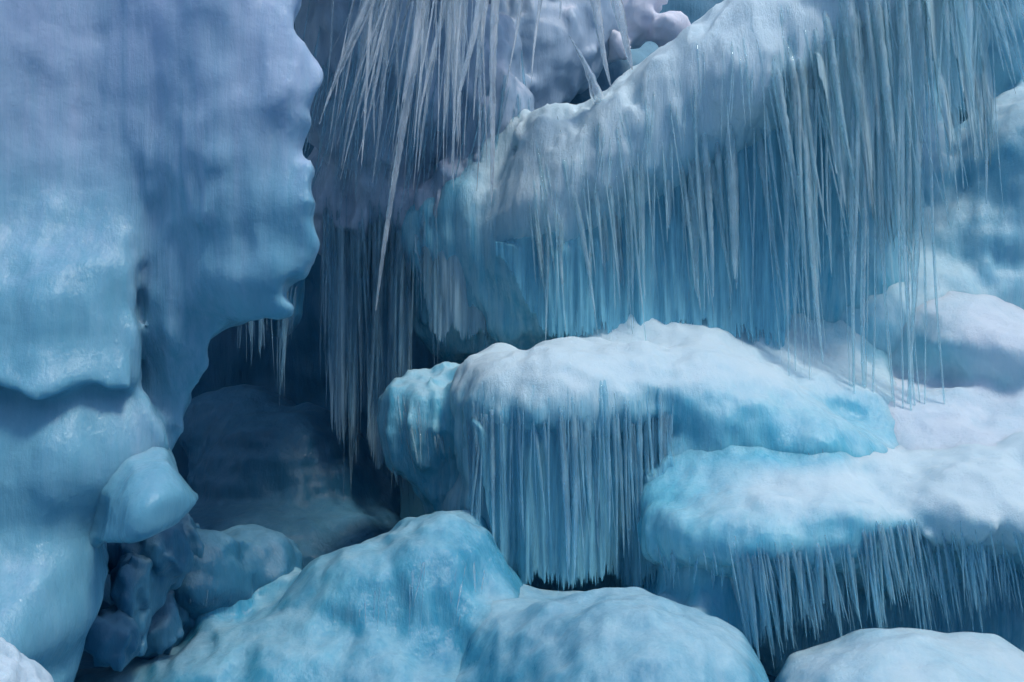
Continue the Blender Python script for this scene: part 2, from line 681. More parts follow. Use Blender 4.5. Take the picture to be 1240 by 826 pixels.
def sheet(parent, solid, line, n, d0, d1, mat, reach=0.95, lean=0.0, thick=0.010, fold=0.03, cut=0.10, off=0.045, name='ice_sheet'):
    """pleated curtain of fused ice hung along an edge line [(px, py, end_py)], a few millimetres to centimetres thick, ragged at the foot"""
    a = np.array(line, float)
    seg = np.linalg.norm(np.diff(a[:, :2], axis=0), axis=1)
    c = np.concatenate([[0], np.cumsum(seg)])
    t = np.linspace(0, c[-1], n)
    a = np.stack([np.interp(t, c, a[:, i]) for i in range(3)], 1)
    s, ok = hit(solid, a[:, 0], a[:, 1], d0, d1, 160)
    a, s = a[ok], s[ok]
    n = len(s)
    if n < 8:
        return
    sm = np.convolve(np.pad(s[:, 1], 6, mode='edge'), np.ones(13) / 13, 'valid')
    s[:, 1] = np.maximum(s[:, 1], sm - 0.02)
    end_z = CZ - (a[:, 2] - H / 2) / F * s[:, 1]
    q = np.stack([s[:, 0], np.zeros(n), np.zeros(n)], 1)
    u = np.linspace(0, 1, n)
    ends = 0.2 + 0.8 * sstep(0, 0.14, u) * sstep(1, 0.86, u)
    L = (s[:, 2] - end_z) * ends * reach * (1 - cut * 3 * np.abs(fbm(q, 5.0, 3, 0.6, 3.1)) - cut * rng.uniform(0, 1, n) ** 2)
    rows = 46
    pts = np.zeros((n, rows, 3))
    p = s.copy()
    for i in range(rows):
        w = sstep(0, 0.25, i / rows)
        for _ in range(2):
            f = solid(p)
            p[:, 1] -= np.clip(off * w - 0.03 * (1 - w) - f, 0, 0.06)
        pts[:, i] = p
        p = p + np.stack([lean * L / rows, np.zeros(n), -np.maximum(L, 0.1) / rows], 1)
    k = np.ones(5) / 5
    for ax in (0, 1):                                            # fuse neighbours
        e = np.pad(pts[:, :, 1], ((2, 2), (0, 0)), mode='edge')
        pts[:, :, 1] = sum(e[j:j + n] for j in range(5)) / 5
    flat = pts.reshape(-1, 3)
    fo = fbm(flat, (11, 3, 0.8), 3, 0.6, 21.0).reshape(n, rows) * fold * 2
    front = pts.copy()
    front[:, :, 1] -= fo * np.linspace(0.1, 1, rows)[None] + 0
    back = front.copy()
    back[:, :, 1] += thick * (1 - 0.7 * np.linspace(0, 1, rows)[None])
    v = np.concatenate([front.reshape(-1, 3), back.reshape(-1, 3)])
    I = np.arange(n * rows).reshape(n, rows)
    A = np.stack([I[:-1, :-1], I[:-1, 1:], I[1:, 1:], I[1:, :-1]], -1).reshape(-1, 4)
    B = A[:, ::-1] + n * rows
    loop = np.concatenate([I[:, 0], I[-1, 1:], I[-2::-1, -1], I[0, -2:0:-1]])
    nx = np.roll(loop, -1)
    E = np.stack([loop, nx, nx + n * rows, loop + n * rows], 1)
    link(name, mesh_from(name, v, np.concatenate([A, B, E]), mat), parent)


def along(poly, n, jit=(2.0, 6.0)):
    """n photo pixels scattered along a line of pixels"""
    a = np.array(poly, float)
    seg = np.linalg.norm(np.diff(a, axis=0), axis=1)
    c = np.concatenate([[0], np.cumsum(seg)])
    t = np.sort(rng.uniform(0, c[-1], n))
    out = np.stack([np.interp(t, c, a[:, i]) for i in range(a.shape[1])], 1)
    out[:, 0] += rng.normal(0, jit[0], n)
    out[:, 1] += rng.normal(0, jit[1], n)
    return out


def hang(solid, line, n, d0, d1, reach, rad, lean=0.0, jit=(2, 8), keep=1.0, leanvar=0.03, clump=7, conv=0.6, ckr=(0.55, 1.1), **kw):
    """icicles from an edge line [(px, py, end_py)] found on a body; reach = spread of the lengths"""
    a = along(line, n, jit)
    s, ok = hit(solid, a[:, 0], a[:, 1], d0, d1)
    a, s = a[ok], s[ok]
    end_z = CZ - (a[:, 2] - H / 2) / F * s[:, 1]
    L = np.maximum(0.12, (s[:, 2] - end_z) * rng.uniform(reach[0], reach[1], len(s)))
    r = rad[0] + (rad[1] - rad[0]) * rng.uniform(0, 1, len(s)) ** 2.2
    nc = max(3, len(s) // clump)
    cx = np.sort(rng.uniform(s[:, 0].min(), s[:, 0].max(), nc))
    near = cx[np.argmin(np.abs(s[:, 0][:, None] - cx[None]), 1)]
    ck = rng.uniform(*ckr, nc)[np.argmin(np.abs(s[:, 0][:, None] - cx[None]), 1)]
    L = L * ck
    pull = np.clip((near - s[:, 0]) / L * conv, -0.12, 0.12)
    return strands(s, L, r, solid, lean + pull + rng.normal(0, leanvar, len(s)), **kw)


# ================================================================== THE PLACE
exec_parts = True

# ---- ground
gv, gq = [], []
g = np.array([[-400, -400, -0.75], [400, -400, -0.75], [400, 400, -0.75], [-400, 400, -0.75]], float)
o = link('ground', mesh_from('ground', g, [[0, 1, 2, 3]], M_SHADE, {'frost': [0, 0, 0, 0]}))
tag(o, kind='structure')

# ---- the big wall on the near left
cusps = [(364, 0), (357, 50), (388, 97), (368, 148), (362, 174), (375, 208), (371, 250), (383, 296), (364, 328), (347, 344), (348, 372), (318, 386), (300, 392), (270, 404), (262, 440), (244, 490), (231, 525), (216, 555), (196, 576)]
rim = []
for (ax, ay), (bx, by) in zip(cusps, cusps[1:]):
    ln = math.hypot(bx - ax, by - ay)
    amp, skew = random.uniform(0.02, 0.24), random.uniform(0.7, 1.5)
    for t in (0.0, 0.14, 0.3, 0.5, 0.7, 0.86):
        bow = amp * ln * 4 * t ** skew * (1 - t ** skew) + random.uniform(-0.8, 0.8)
        rim.append((ax + (bx - ax) * t - bow * (by - ay) / ln, ay + (by - ay) * t + bow * (bx - ax) / ln * 0.3))
wall_poly = [(-260, -330), (372, -330)] + rim + [(192, 578), (150, 605), (122, 650), (133, 700), (112, 760), (90, 826), (60, 950), (-260, 950)]
wall_poly = [(x, y, 4.15) for x, y in wall_poly]
face_rel = [(-200, 0, 4.4), (-200, 800, 4.6), (0, -300, 4.3), (340, -300, 4.2), (100, 0, 4.35), (150, 0, 4.22), (250, 0, 4.02), (340, 0, 4.1),
            (100, 300, 4.35), (160, 150, 4.24), (205, 130, 4.13), (240, 150, 4.06), (270, 110, 4.05), (325, 130, 4.05), (360, 110, 4.06), (385, 100, 4.12),
            (170, 300, 4.26), (200, 280, 4.20), (225, 300, 4.16), (290, 240, 4.05), (320, 195, 4.05), (345, 180, 4.07), (350, 240, 4.04), (365, 290, 4.10), (325, 335, 4.05), (300, 300, 4.09), (330, 375, 4.12),
            (180, 400, 4.30), (205, 400, 4.22), (240, 400, 4.30), (265, 350, 4.12), (190, 480, 4.38), (230, 480, 4.42), (200, 560, 4.45), (100, 600, 4.5), (60, 950, 4.4)]
panel_poly = [(-260, -330), (215, -330), (200, 60), (186, 200), (172, 300), (166, 380), (172, 440), (168, 470), (184, 490), (204, 520), (204, 560), (166, 605), (122, 650), (133, 700), (112, 760), (90, 826), (60, 950), (-260, 950)]
panel_rel = [(-200, 0, 3.8), (-200, 400, 3.6), (-200, 900, 3.3), (0, -300, 4.1), (180, -300, 4.25), (0, 0, 4.08), (80, 0, 4.20), (160, 0, 4.27), (0, 150, 4.12), (80, 150, 4.24), (150, 150, 4.28),
             (0, 280, 4.08), (80, 280, 4.18), (140, 300, 4.16), (0, 350, 3.98), (70, 350, 4.00), (130, 350, 4.10), (0, 425, 3.97), (70, 430, 4.01), (140, 430, 4.11),
             (0, 475, 3.97), (70, 480, 4.01), (140, 480, 4.11), (0, 540, 3.92), (90, 535, 3.96), (170, 545, 4.10), (0, 600, 3.90), (60, 600, 3.91), (120, 600, 4.02),
             (0, 640, 3.92), (100, 650, 4.05), (0, 700, 3.84), (60, 700, 3.88), (110, 700, 4.06), (0, 810, 3.6), (90, 810, 4.05), (0, 950, 3.4), (60, 950, 3.7)]


def pxy(v):
    return v[:, 0] / v[:, 1] * F + W / 2, H / 2 - (v[:, 2] - CZ) / v[:, 1] * F


def wall_flutes(p):
    z0 = CZ - (p[:, 2] - CZ) * 0
    px = p[:, 0] / p[:, 1] * F + W / 2
    py = H / 2 - (p[:, 2] - CZ) / p[:, 1] * F
    return 0.15 + 0.8 * sstep(285, 345, px) + 0.7 * sstep(140, 175, px) * sstep(300, 230, px) * sstep(60, 200, py)


wall = Solid([Slab(wall_poly, face_rel, 1.3, 0.03, 0.42), Slab([(x, y, 4.1) for x, y in panel_poly], panel_rel, 1.2, 0.08, 0.42),
              Slab([(x, y, 4.0) for x, y in [(-200, 340), (0, 346), (70, 340), (130, 356), (160, 400), (158, 474), (132, 472), (112, 463), (88, 468), (60, 476), (20, 464), (-200, 458)]],
                   [(-150, 350, 3.9), (-150, 455, 3.75), (0, 350, 4.0), (70, 350, 4.03), (130, 360, 4.12), (0, 455, 3.89), (70, 462, 3.92), (150, 468, 4.03), (152, 400, 4.11)], 0.5, 0.025, 0.3)],
             k=0.05, lump=(0.042, np.array([3.6, 2.0, 0.8])), fine=(0.016, 6.0), flute=(0.024, 6.0, 2.2), seed=2.0, warp=wall_flutes)


def sky_lilac_frost(v, n):  # frost on upward faces, plus lilac of reflected sky light painted in by height
    return -0.05 + 0.25 * sstep(0.3, 0.9, n[:, 2]) + 0.75 * sstep(1.6, 3.2, v[:, 2] + 0.25 * fbm(v, 1.3, 2))


o = body('ice_wall', wall, 0.02, M_WALL, sky_lilac_frost, streak=lambda v, n: 0.6 * sstep(140, 175, pxy(v)[0]) * sstep(300, 220, pxy(v)[0]) * sstep(40, 200, pxy(v)[1]) + 0.08)
tag(o, 'tall smooth ice wall filling the left side, pale lilac at top, jagged right edge', 'ice wall')

# ---- wedge frozen at its foot
wedge_poly = [(122, 656), (136, 605), (162, 566), (200, 560), (222, 588), (243, 613), (214, 636), (170, 652)]
wedge = Solid([Slab([(x, y, 4.0) for x, y in wedge_poly],
                    [(122, 656, 3.98), (150, 610, 3.92), (165, 568, 4.0), (200, 600, 3.86), (243, 613, 4.1), (180, 650, 3.85), (222, 588, 4.05)], 0.35, 0.05, 0.3)],
              lump=(0.02, 3.0), fine=(0.008, 10), seed=5)
o = body('ice_block', Joined(wedge, [wall], 0.12, 0.01, 0.12), 0.014, M_WALL, lambda v, n: -0.15 + 0.25 * sstep(0.2, 0.9, n[:, 2]))
tag(o, 'small wedge shaped block of pale ice jutting right at the foot of the tall wall', 'ice block')

# ---- white snow heap at the very corner
o = body('snow_heap', Solid([Ell(8, 842, 3.3, 40, 40, 0.16, 30), Ell(-30, 822, 3.3, 46, 46, 0.2), Ell(30, 850, 3.3, 24, 20, 0.1)], k=0.05, lump=(0.05, 6), fine=(0.015, 18), seed=8), 0.01, M_SNOW, lambda v, n: np.ones(len(v)) * 0.8)
tag(o, 'small white snow heap in the bottom left corner', 'snow heap')

# ---- ice lumps in the hollow under the wedge
lumps = []
for i, (px, py, d, w_, h_, lab) in enumerate([
        (180, 668, 4.75, 45, 28, 'dusky ice lump under the wedge, roofing the dark hollow'),
        (160, 712, 4.6, 24, 34, 'upright ice lump standing on the left side of the dark hollow'),
        (140, 768, 4.45, 26, 22, 'pale ragged lump at the left foot of the dark hollow'),
        (182, 756, 4.9, 34, 36, 'shadowed round lump at the back of the dark hollow'),
        (215, 700, 5.1, 30, 70, 'dark upright ice slab closing the back of the hollow')]):
    lump = Solid([Ell(px, py, d, w_, h_, 0.16), Ell(px + w_ * 0.4, py + h_ * 0.5, d + 0.05, w_ * 0.6, h_ * 0.6, 0.13)], k=0.06,
                               lump=(0.09, np.array([5.0, 5.0, 3.5])), fine=(0.02, 11), flute=(0.02, 9, 5), seed=20 + i * 3)
    o = body('ice_lump', Joined(lump, lumps[-2:], 0.12, 0.01, 0.16), 0.013, M_SHADE, up_frost(0.3, 0.9, 0.7, 0.1))
    lumps.append(lump)
    tag(o, lab, 'ice lump', 'ice lumps in the hollow')

# ---- the ice bodies
def front_streak(a=0.3, b=0.75, amp=1.0):
    return lambda v, n: amp * sstep(b, a, np.abs(n[:, 2]))

fore_a = Solid([Ell(525, 738, 5.35, 88, 114, 0.5, 6), Ell(590, 810, 5.2, 56, 110, 0.5, 8), Ell(455, 810, 5.25, 110, 150, 0.5, -10), Ell(370, 830, 5.3, 160, 110, 0.5, -30), Ell(470, 850, 5.0, 150, 90, 0.5),
                Ell(280, 850, 5.0, 170, 80, 0.5, -24), Ell(170, 850, 4.9, 120, 50, 0.4, -10), Ell(420, 900, 4.8, 330, 90, 0.5)],
               k=0.12, lump=(0.07, 2.4), fine=(0.016, 5), flute=(0.018, 5, 1.0), seed=30)

shelf = Solid([Ell(250, 700, 5.25, 60, 52, 0.3), Ell(225, 668, 5.2, 38, 20, 0.2), Ell(300, 690, 5.6, 70, 50, 0.3)], k=0.1, lump=(0.06, 3.4), fine=(0.02, 8), seed=33)

fore_b = Solid([Ell(770, 858, 4.6, 150, 134, 0.75, 6), Ell(675, 860, 4.7, 95, 118, 0.5), Ell(850, 870, 4.45, 80, 110, 0.4, 10), Ell(700, 760, 5.2, 90, 40, 0.4), Ell(860, 740, 5.3, 70, 50, 0.35)],
               k=0.10, lump=(0.06, 2.0), fine=(0.014, 6), flute=(0.012, 6, 1.2), seed=36)

fore_c = Solid([Ell(1090, 872, 4.55, 130, 98, 0.6), Ell(1190, 870, 4.6, 90, 92, 0.5), Ell(1000, 860, 4.7, 60, 60, 0.4)], k=0.12, lump=(0.05, 2.4), fine=(0.012, 7), seed=39)

ledge_m = Solid([Ell(690, 484, 5.95, 130, 72, 0.62, -5), Ell(600, 500, 6.0, 44, 76, 0.5), Ell(590, 600, 6.0, 34, 110, 0.42), Ell(850, 492, 6.0, 140, 72, 0.6, 10), Ell(960, 540, 5.85, 125, 58, 0.55, 17),
                 Ell(880, 565, 5.9, 150, 72, 0.5), Ell(690, 620, 6.28, 150, 130, 0.5), Ell(795, 600, 6.0, 40, 120, 0.42), Ell(880, 640, 6.2, 140, 90, 0.4), Ell(1030, 540, 6.3, 80, 60, 0.4),
                 Ell(880, 440, 6.5, 170, 44, 0.5, 10), Ell(1000, 490, 6.2, 90, 50, 0.4, 20), Ell(850, 600, 5.85, 90, 60, 0.4)],
                k=0.13, lump=(0.07, 2.6), fine=(0.014, 7), flute=(0.030, 6.5, 0.7), seed=42, warp=lambda p: 0.25 + 0.75 * sstep(830, 780, pxy(p)[0]) * sstep(450, 520, pxy(p)[1]))

ledge_l = Solid([Ell(520, 520, 6.3, 48, 64, 0.35), Ell(548, 560, 6.4, 42, 80, 0.3), Ell(500, 510, 6.35, 30, 46, 0.3), Ell(560, 480, 6.5, 50, 40, 0.35)], k=0.12, lump=(0.06, 2.8), fine=(0.024, 7), flute=(0.03, 7, 0.8), seed=47)

ledge_r = Solid([Ell(1000, 618, 5.35, 125, 30, 0.5, 0), Ell(1150, 614, 5.3, 85, 44, 0.5, 0), Ell(1200, 620, 5.25, 60, 54, 0.45, 30), Ell(1260, 620, 5.4, 60, 80, 0.5), Ell(930, 640, 5.25, 135, 58, 0.45), Ell(845, 640, 5.4, 66, 54, 0.35), Ell(870, 612, 5.6, 90, 40, 0.35),
                 Ell(1110, 730, 5.85, 240, 120, 0.35), Ell(1080, 660, 5.6, 100, 60, 0.35), Ell(880, 720, 5.7, 110, 50, 0.3)], k=0.11, lump=(0.07, 2.8), fine=(0.018, 7), flute=(0.022, 7, 0.7), seed=52,
                warp=lambda p: sstep(600, 660, pxy(p)[1]))

slab_u = Solid([Ell(690, 250, 6.75, 80, 78, 0.45, -35), Ell(790, 175, 6.6, 130, 84, 0.5, -32), Ell(672, 178, 6.8, 40, 50, 0.3, -35), Ell(910, 100, 6.45, 150, 96, 0.55, -30), Ell(1040, 0, 6.35, 130, 110, 0.55, -25), Ell(1160, -110, 6.3, 160, 110, 0.6, -20),
                Ell(800, 320, 6.78, 200, 140, 0.5), Ell(940, 240, 6.72, 150, 200, 0.5), Ell(650, 360, 7.05, 70, 120, 0.4), Ell(570, 330, 7.25, 80, 110, 0.35), Ell(610, 290, 7.15, 70, 90, 0.4)],
               k=0.22, lump=(0.06, 2.4), fine=(0.016, 7), flute=(0.030, 6.5, 0.6), seed=60)

back_r = Solid([Ell(1245, 230, 6.9, 100, 120, 0.6, 10), Ell(1185, 300, 6.9, 80, 70, 0.5), Ell(1130, 60, 7.5, 60, 120, 0.4, 10), Ell(1215, 20, 7.3, 60, 110, 0.4), Ell(1070, 250, 7.2, 80, 150, 0.4), Ell(1120, 400, 6.8, 130, 90, 0.5),
                Ell(1020, 400, 6.8, 120, 80, 0.5), Ell(1280, 400, 6.9, 100, 160, 0.5), Ell(960, 430, 6.8, 100, 60, 0.4)], k=0.2, lump=(0.07, 2.2), fine=(0.014, 6), flute=(0.012, 6, 1), seed=70)

snow_r = Solid([Ell(1195, 435, 6.3, 80, 50, 0.45, 16), Ell(1250, 470, 6.2, 60, 60, 0.4), Ell(1110, 510, 6.2, 90, 40, 0.4, -14), Ell(1210, 510, 6.1, 80, 36, 0.4, -8), Ell(1130, 545, 5.9, 46, 30, 0.3), Ell(1200, 560, 5.8, 90, 40, 0.4)],
               k=0.16, lump=(0.07, 2.6), fine=(0.014, 7), seed=74)

dome = Solid([Ell(345, 590, 7.75, 110, 100, 0.6), Ell(290, 520, 8.0, 70, 50, 0.4), Ell(410, 610, 7.75, 70, 64, 0.4), Ell(330, 690, 7.2, 200, 84, 0.7)], k=0.15, lump=(0.08, 2.4), fine=(0.03, 6), flute=(0.010, 0.9, 7), seed=80)

fringe_wall = Solid([Ell(520, 110, 7.4, 120, 130, 0.45), Ell(430, 90, 7.3, 70, 150, 0.45, -12), Ell(600, 180, 7.3, 60, 90, 0.4), Ell(480, 250, 7.5, 110, 90, 0.4), Ell(640, 60, 7.9, 70, 110, 0.4), Ell(690, 30, 8.0, 60, 90, 0.3),
                     Ell(560, 270, 7.2, 90, 60, 0.35), Ell(420, 240, 7.7, 60, 70, 0.35), Ell(545, 215, 7.0, 24, 24, 0.15), Ell(450, 40, 7.0, 60, 50, 0.3)],
                    k=0.10, lump=(0.11, 2.2), fine=(0.045, 6), flute=(0.025, 7, 0.9), seed=88)

# ---- sloping foreground mounds

o = body('ice_mound', Joined(fore_a, [shelf, dome, ledge_m, ledge_l], 0.2), 0.022, M_MOUND, up_frost(0.45, 1.0, 0.55, -0.1, lambda v, n: 0.18 * fbm(v, 4.0, 4, 0.6)), streak=front_streak(0.1, 0.7, 0.5))
tag(o, 'wide sloping blue ice mound below the dark cave, rounded lobe on its right', 'ice mound')
pth = hang(fore_a, [(330, 740, 830), (400, 700, 800), (450, 680, 800), (500, 650, 760), (560, 660, 790), (600, 720, 820)], 90, 4.2, 6.4, (0.3, 1.0), (0.003, 0.010), -0.02, (6, 30), off=0.4, leanvar=0.04)
curtain(o, pth, M_CURTB)

o = body('ice_mound', shelf, 0.018, M_SHADE, up_frost(0.3, 0.9, 0.45))
tag(o, 'rounded shaded ice bulge right of the dark hollow, tiny icicles on its left edge', 'ice mound')
pth = hang(shelf, [(200, 690, 735), (232, 700, 745), (285, 700, 740)], 16, 4.7, 5.6, (0.6, 1.05), (0.003, 0.008), 0.0, (2, 4))
curtain(o, pth, M_DARKC)

o = body('ice_mound', Joined(fore_b, [fore_a, ledge_m, ledge_r], 0.24), 0.018, M_MOUND, up_frost(0.4, 1.0, 0.6, 0.0, lambda v, n: 0.18 * fbm(v, 4.0, 4, 0.6)), streak=front_streak(0.0, 0.5, 0.3))
tag(o, 'smooth round pale blue mound at the bottom middle under the icicle curtain', 'ice mound')
pth = hang(fore_b, [(600, 790, 850), (680, 745, 840), (760, 740, 840), (850, 760, 840), (905, 800, 850)], 70, 3.6, 5.6, (0.3, 1.0), (0.003, 0.009), 0.0, (6, 26), off=0.35, leanvar=0.05)
curtain(o, pth, M_CURTB)

o = body('ice_mound', Joined(fore_c, [fore_b, ledge_r], 0.16), 0.018, M_BLUE, up_frost(0.25, 0.9, 0.75, 0.1, lambda v, n: 0.3 * fbm(v, 3, 2)))
tag(o, 'low frosted mound at the bottom right below the hanging icicles', 'ice mound')

# ---- the middle tier: snow topped ledge with its long curtain


def mid_frost(v, n):
    px, py = pxy(v)
    line = np.interp(px, [480, 570, 700, 830, 1000], [470, 455, 470, 450, 455])
    return 0.55 * sstep(0.0, 0.9, n[:, 2]) + 0.55 * sstep(55, -15, py - line) + 0.35 * fbm(v, 2.2, 3) + 0.1 - 0.22 * sstep(800, 900, px)


o = body('ice_ledge', Joined(ledge_m, [slab_u, back_r, snow_r, fringe_wall], 0.3), 0.02, M_BLUE, mid_frost, streak=lambda v, n: sstep(0.75, 0.25, n[:, 2]) * (0.15 + 0.85 * sstep(860, 780, pxy(v)[0])))
tag(o, 'large snow topped ice ledge in the middle with a long blue icicle curtain', 'ice ledge')
pth = hang(ledge_m, [(566, 500, 690), (600, 515, 715), (700, 525, 715), (790, 520, 700), (815, 540, 660)], 230, 5.0, 6.8, (0.7, 1.04), (0.003, 0.024), 0.03, (3, 32), clump=9, conv=0.5, leanvar=0.025, ckr=(0.8, 1.05))
pth += hang(ledge_m, [(840, 520, 590), (930, 540, 590), (1020, 560, 590), (1060, 560, 590)], 50, 5.0, 6.8, (0.3, 1.0), (0.003, 0.010), 0.03, (5, 22), off=0.15)
sheet(o, ledge_m, [(572, 500, 715), (640, 520, 715), (760, 530, 715), (812, 545, 690)], 260, 5.0, 6.8, M_SHEETB, 1.03, 0.03)
curtain(o, pth, M_CURTB)

o = body('ice_ledge', Joined(ledge_l, [ledge_m, fringe_wall], 0.2), 0.018, M_BLUE, up_frost(0.3, 0.95, 0.6), streak=front_streak(0.3, 0.7, 0.9))
tag(o, 'narrow grey blue ledge tucked left of the large snow topped one', 'ice ledge')
pth = hang(ledge_l, [(480, 500, 600), (520, 500, 600), (566, 490, 610)], 40, 5.6, 6.9, (0.5, 1.0), (0.004, 0.012), 0.10, (3, 20))
curtain(o, pth, M_CURT)

# ---- lower right tier
o = body('ice_ledge', Joined(ledge_r, [ledge_m, snow_r, back_r], 0.32), 0.018, M_BLUE,
         lambda v, n: (0.55 * sstep(0.0, 0.9, n[:, 2]) + 0.5 * sstep(640, 575, pxy(v)[1])) * sstep(800, 940, pxy(v)[0]) * sstep(545, 590, pxy(v)[1] + 60 * sstep(1000, 1100, pxy(v)[0])) + 0.6 * sstep(1080, 1160, pxy(v)[0]) * sstep(690, 640, pxy(v)[1]) + 0.35 * fbm(v, 2.6, 3) + 0.1,
         streak=lambda v, n: sstep(0.7, 0.2, n[:, 2]) * sstep(640, 700, pxy(v)[1]))
tag(o, 'lower snow capped ledge on the right with icicles fanning over a dark hollow', 'ice ledge')
pth = hang(ledge_r, [(880, 668, 800), (930, 682, 815), (1000, 680, 780), (1060, 665, 790)], 120, 4.4, 6.0, (0.7, 1.1), (0.003, 0.020), 0.14, (3, 16), leanvar=0.05, ckr=(0.7, 1.1))
pth += hang(ledge_r, [(1040, 622, 785), (1120, 650, 785), (1180, 670, 760), (1240, 675, 750)], 170, 4.4, 6.0, (0.6, 1.05), (0.003, 0.012), 0.16, (3, 14), leanvar=0.05, ckr=(0.7, 1.1))
pth += hang(ledge_r, [(800, 670, 700), (880, 680, 715)], 24, 4.4, 6.0, (0.4, 1.0), (0.005, 0.013), 0.02, (3, 10))
curtain(o, pth, M_CURTB)

# ---- upper right slab with its curtain


def slab_frost(v, n):
    px, py = pxy(v)
    edge = np.interp(px, [600, 690, 800, 1000, 1150], [290, 270, 215, 110, 40])
    return sstep(540, 640, px) * 0.95 * sstep(60, -50, py - edge) + 0.5 * sstep(540, 640, px) * sstep(0.1, 0.7, n[:, 2]) + 0.35 * fbm(v, 2.4, 3) + 0.1


o = body('ice_ledge', Joined(slab_u, [fringe_wall, back_r], 0.25), 0.024, M_BLUE, slab_frost, streak=lambda v, n: 0.9 * sstep(0.9, 0.4, n[:, 2]))
tag(o, 'big slanting frosted slab at upper right draped with long fine icicles', 'ice ledge')
pth = hang(slab_u, [(640, 270, 420), (720, 260, 425), (800, 220, 430), (900, 160, 440), (980, 120, 460)], 170, 5.6, 7.6, (0.5, 1.0), (0.004, 0.028), 0.07, (3, 44), leanvar=0.03, clump=8)
pth += hang(slab_u, [(640, 190, 270), (720, 150, 260), (850, 80, 220), (960, 20, 200)], 90, 5.6, 7.6, (0.3, 1.0), (0.003, 0.009), 0.04, (3, 30))
# the long ones hanging free of the slab on the right
pth += hang(slab_u, [(930, 60, 400), (1000, 20, 420), (1060, -20, 480), (1110, -40, 420), (1150, -60, 350), (1200, -80, 330)], 64, 5.4, 7.2, (0.5, 1.05), (0.004, 0.042), 0.10, (4, 30), leanvar=0.06, clump=9, conv=0.9)
pth += hang(slab_u, [(960, 60, 520), (1010, 30, 600), (1080, 0, 640), (1140, -20, 600)], 26, 5.4, 7.2, (0.8, 1.0), (0.010, 0.022), 0.03, (6, 10), leanvar=0.02, conv=0.0)
pth += hang(slab_u, [(1150, -60, 110), (1230, -80, 110)], 16, 5.4, 7.2, (0.7, 1.05), (0.006, 0.022), 0.30, (4, 10), leanvar=0.05)
sheet(o, slab_u, [(600, 290, 425), (645, 285, 425), (720, 270, 425), (800, 235, 430), (900, 180, 440), (985, 130, 450)], 330, 5.6, 7.6, M_SHEETB, 0.95, 0.06)
sheet(o, slab_u, [(985, 60, 320), (1050, 20, 380), (1110, -10, 330)], 140, 5.4, 7.2, M_SHEET, 0.9, 0.10, cut=0.22, fold=0.05)
sheet(o, slab_u, [(1110, -30, 250), (1190, -60, 240)], 80, 5.4, 7.2, M_SHEET, 0.9, 0.12, cut=0.25, fold=0.05)
curtain(o, pth, M_CURT)

# ---- right hand rounded wall behind the long icicles
o = body('ice_wall', back_r, 0.026, M_BLUE, up_frost(0.0, 0.9, 0.4, 0.42, lambda v, n: 0.2 * fbm(v, 3.0, 4)))
tag(o, 'rounded blue ice wall at far right behind the longest icicles', 'ice wall')

o = body('snow_drift', Joined(snow_r, [back_r, ledge_m, ledge_r], 0.32), 0.02, M_SNOW, up_frost(-0.3, 0.8, 0.7, 0.2, lambda v, n: 0.5 * fbm(v, 2.6, 3)))
tag(o, 'stacked soft white snow drifts at right above the lower snow capped ledge', 'snow drift')

# ---- cave: dome, back walls, roof
o = body('ice_mound', Joined(dome, [fringe_wall, back_r], 0.2), 0.026, M_SHADE, up_frost(0.3, 1, 0.3))
tag(o, 'dark rounded ice dome on the floor deep inside the cave', 'ice mound')

back_poly = [(-500, -700), (1900, -700), (1900, 1000), (-500, 1000)]
back = Solid([Slab([(x, y, 9.0) for x, y in back_poly],
                   [(0, 0, 9), (300, 0, 8.8), (520, 100, 8.2), (500, 250, 8.4), (420, 300, 9.2), (330, 420, 9.6), (420, 500, 9.4), (700, 0, 8.9), (820, 40, 9.0), (900, 300, 8.2), (1200, 100, 8.4),
                    (1200, 600, 8.4), (0, 800, 9.2), (1700, -400, 9), (-300, -400, 9), (700, 900, 8.6), (-300, 900, 9), (1700, 900, 9)], 0.8, 0.2)],
             lump=(0.22, 0.9), fine=(0.04, 4), seed=84)
o = body('ice_wall', back, 0.06, M_SHADE, up_frost(0.2, 0.9, 0.6, 0.0, lambda v, n: 0.5 * sstep(3.0, 4.2, v[:, 2])))
tag(o, 'distant dusky back wall of the ice cave seen between icicles', 'ice wall')

o = body('ice_wall', fringe_wall, 0.026, M_LILAC, up_frost(0.25, 0.9, 0.7, -0.1), streak=lambda v, n: 0.6 * sstep(200, 260, pxy(v)[1]))
tag(o, 'lumpy grey violet ice wall behind the roof icicles', 'ice wall')
pth = hang(fringe_wall, [(392, 240, 590), (415, 270, 600), (440, 290, 590)], 44, 6.4, 8.4, (0.8, 1.08), (0.005, 0.018), 0.0, (3, 14), leanvar=0.012, conv=0.5)
pth += hang(fringe_wall, [(440, 280, 600), (470, 270, 620), (498, 280, 620)], 64, 6.4, 8.4, (0.8, 1.08), (0.005, 0.024), 0.0, (3, 16), leanvar=0.012, conv=0.5)
pth += hang(fringe_wall, [(505, 270, 440), (570, 270, 430), (650, 260, 420)], 100, 6.4, 8.4, (0.7, 1.1), (0.005, 0.022), 0.03, (3, 18), leanvar=0.03, conv=0.5)
pth += hang(fringe_wall, [(380, 60, 240), (460, 90, 250), (560, 110, 250), (640, 120, 250)], 150, 6.4, 8.4, (0.5, 1.2), (0.003, 0.011), -0.15, (3, 40), leanvar=0.10)
sheet(o, fringe_wall, [(440, 285, 590), (470, 280, 600), (498, 282, 580)], 80, 6.4, 8.4, M_SHEETD, 0.95, 0.0)
sheet(o, fringe_wall, [(502, 280, 430), (570, 270, 425), (650, 262, 410)], 170, 6.4, 8.4, M_SHEETD, 0.95, 0.03)
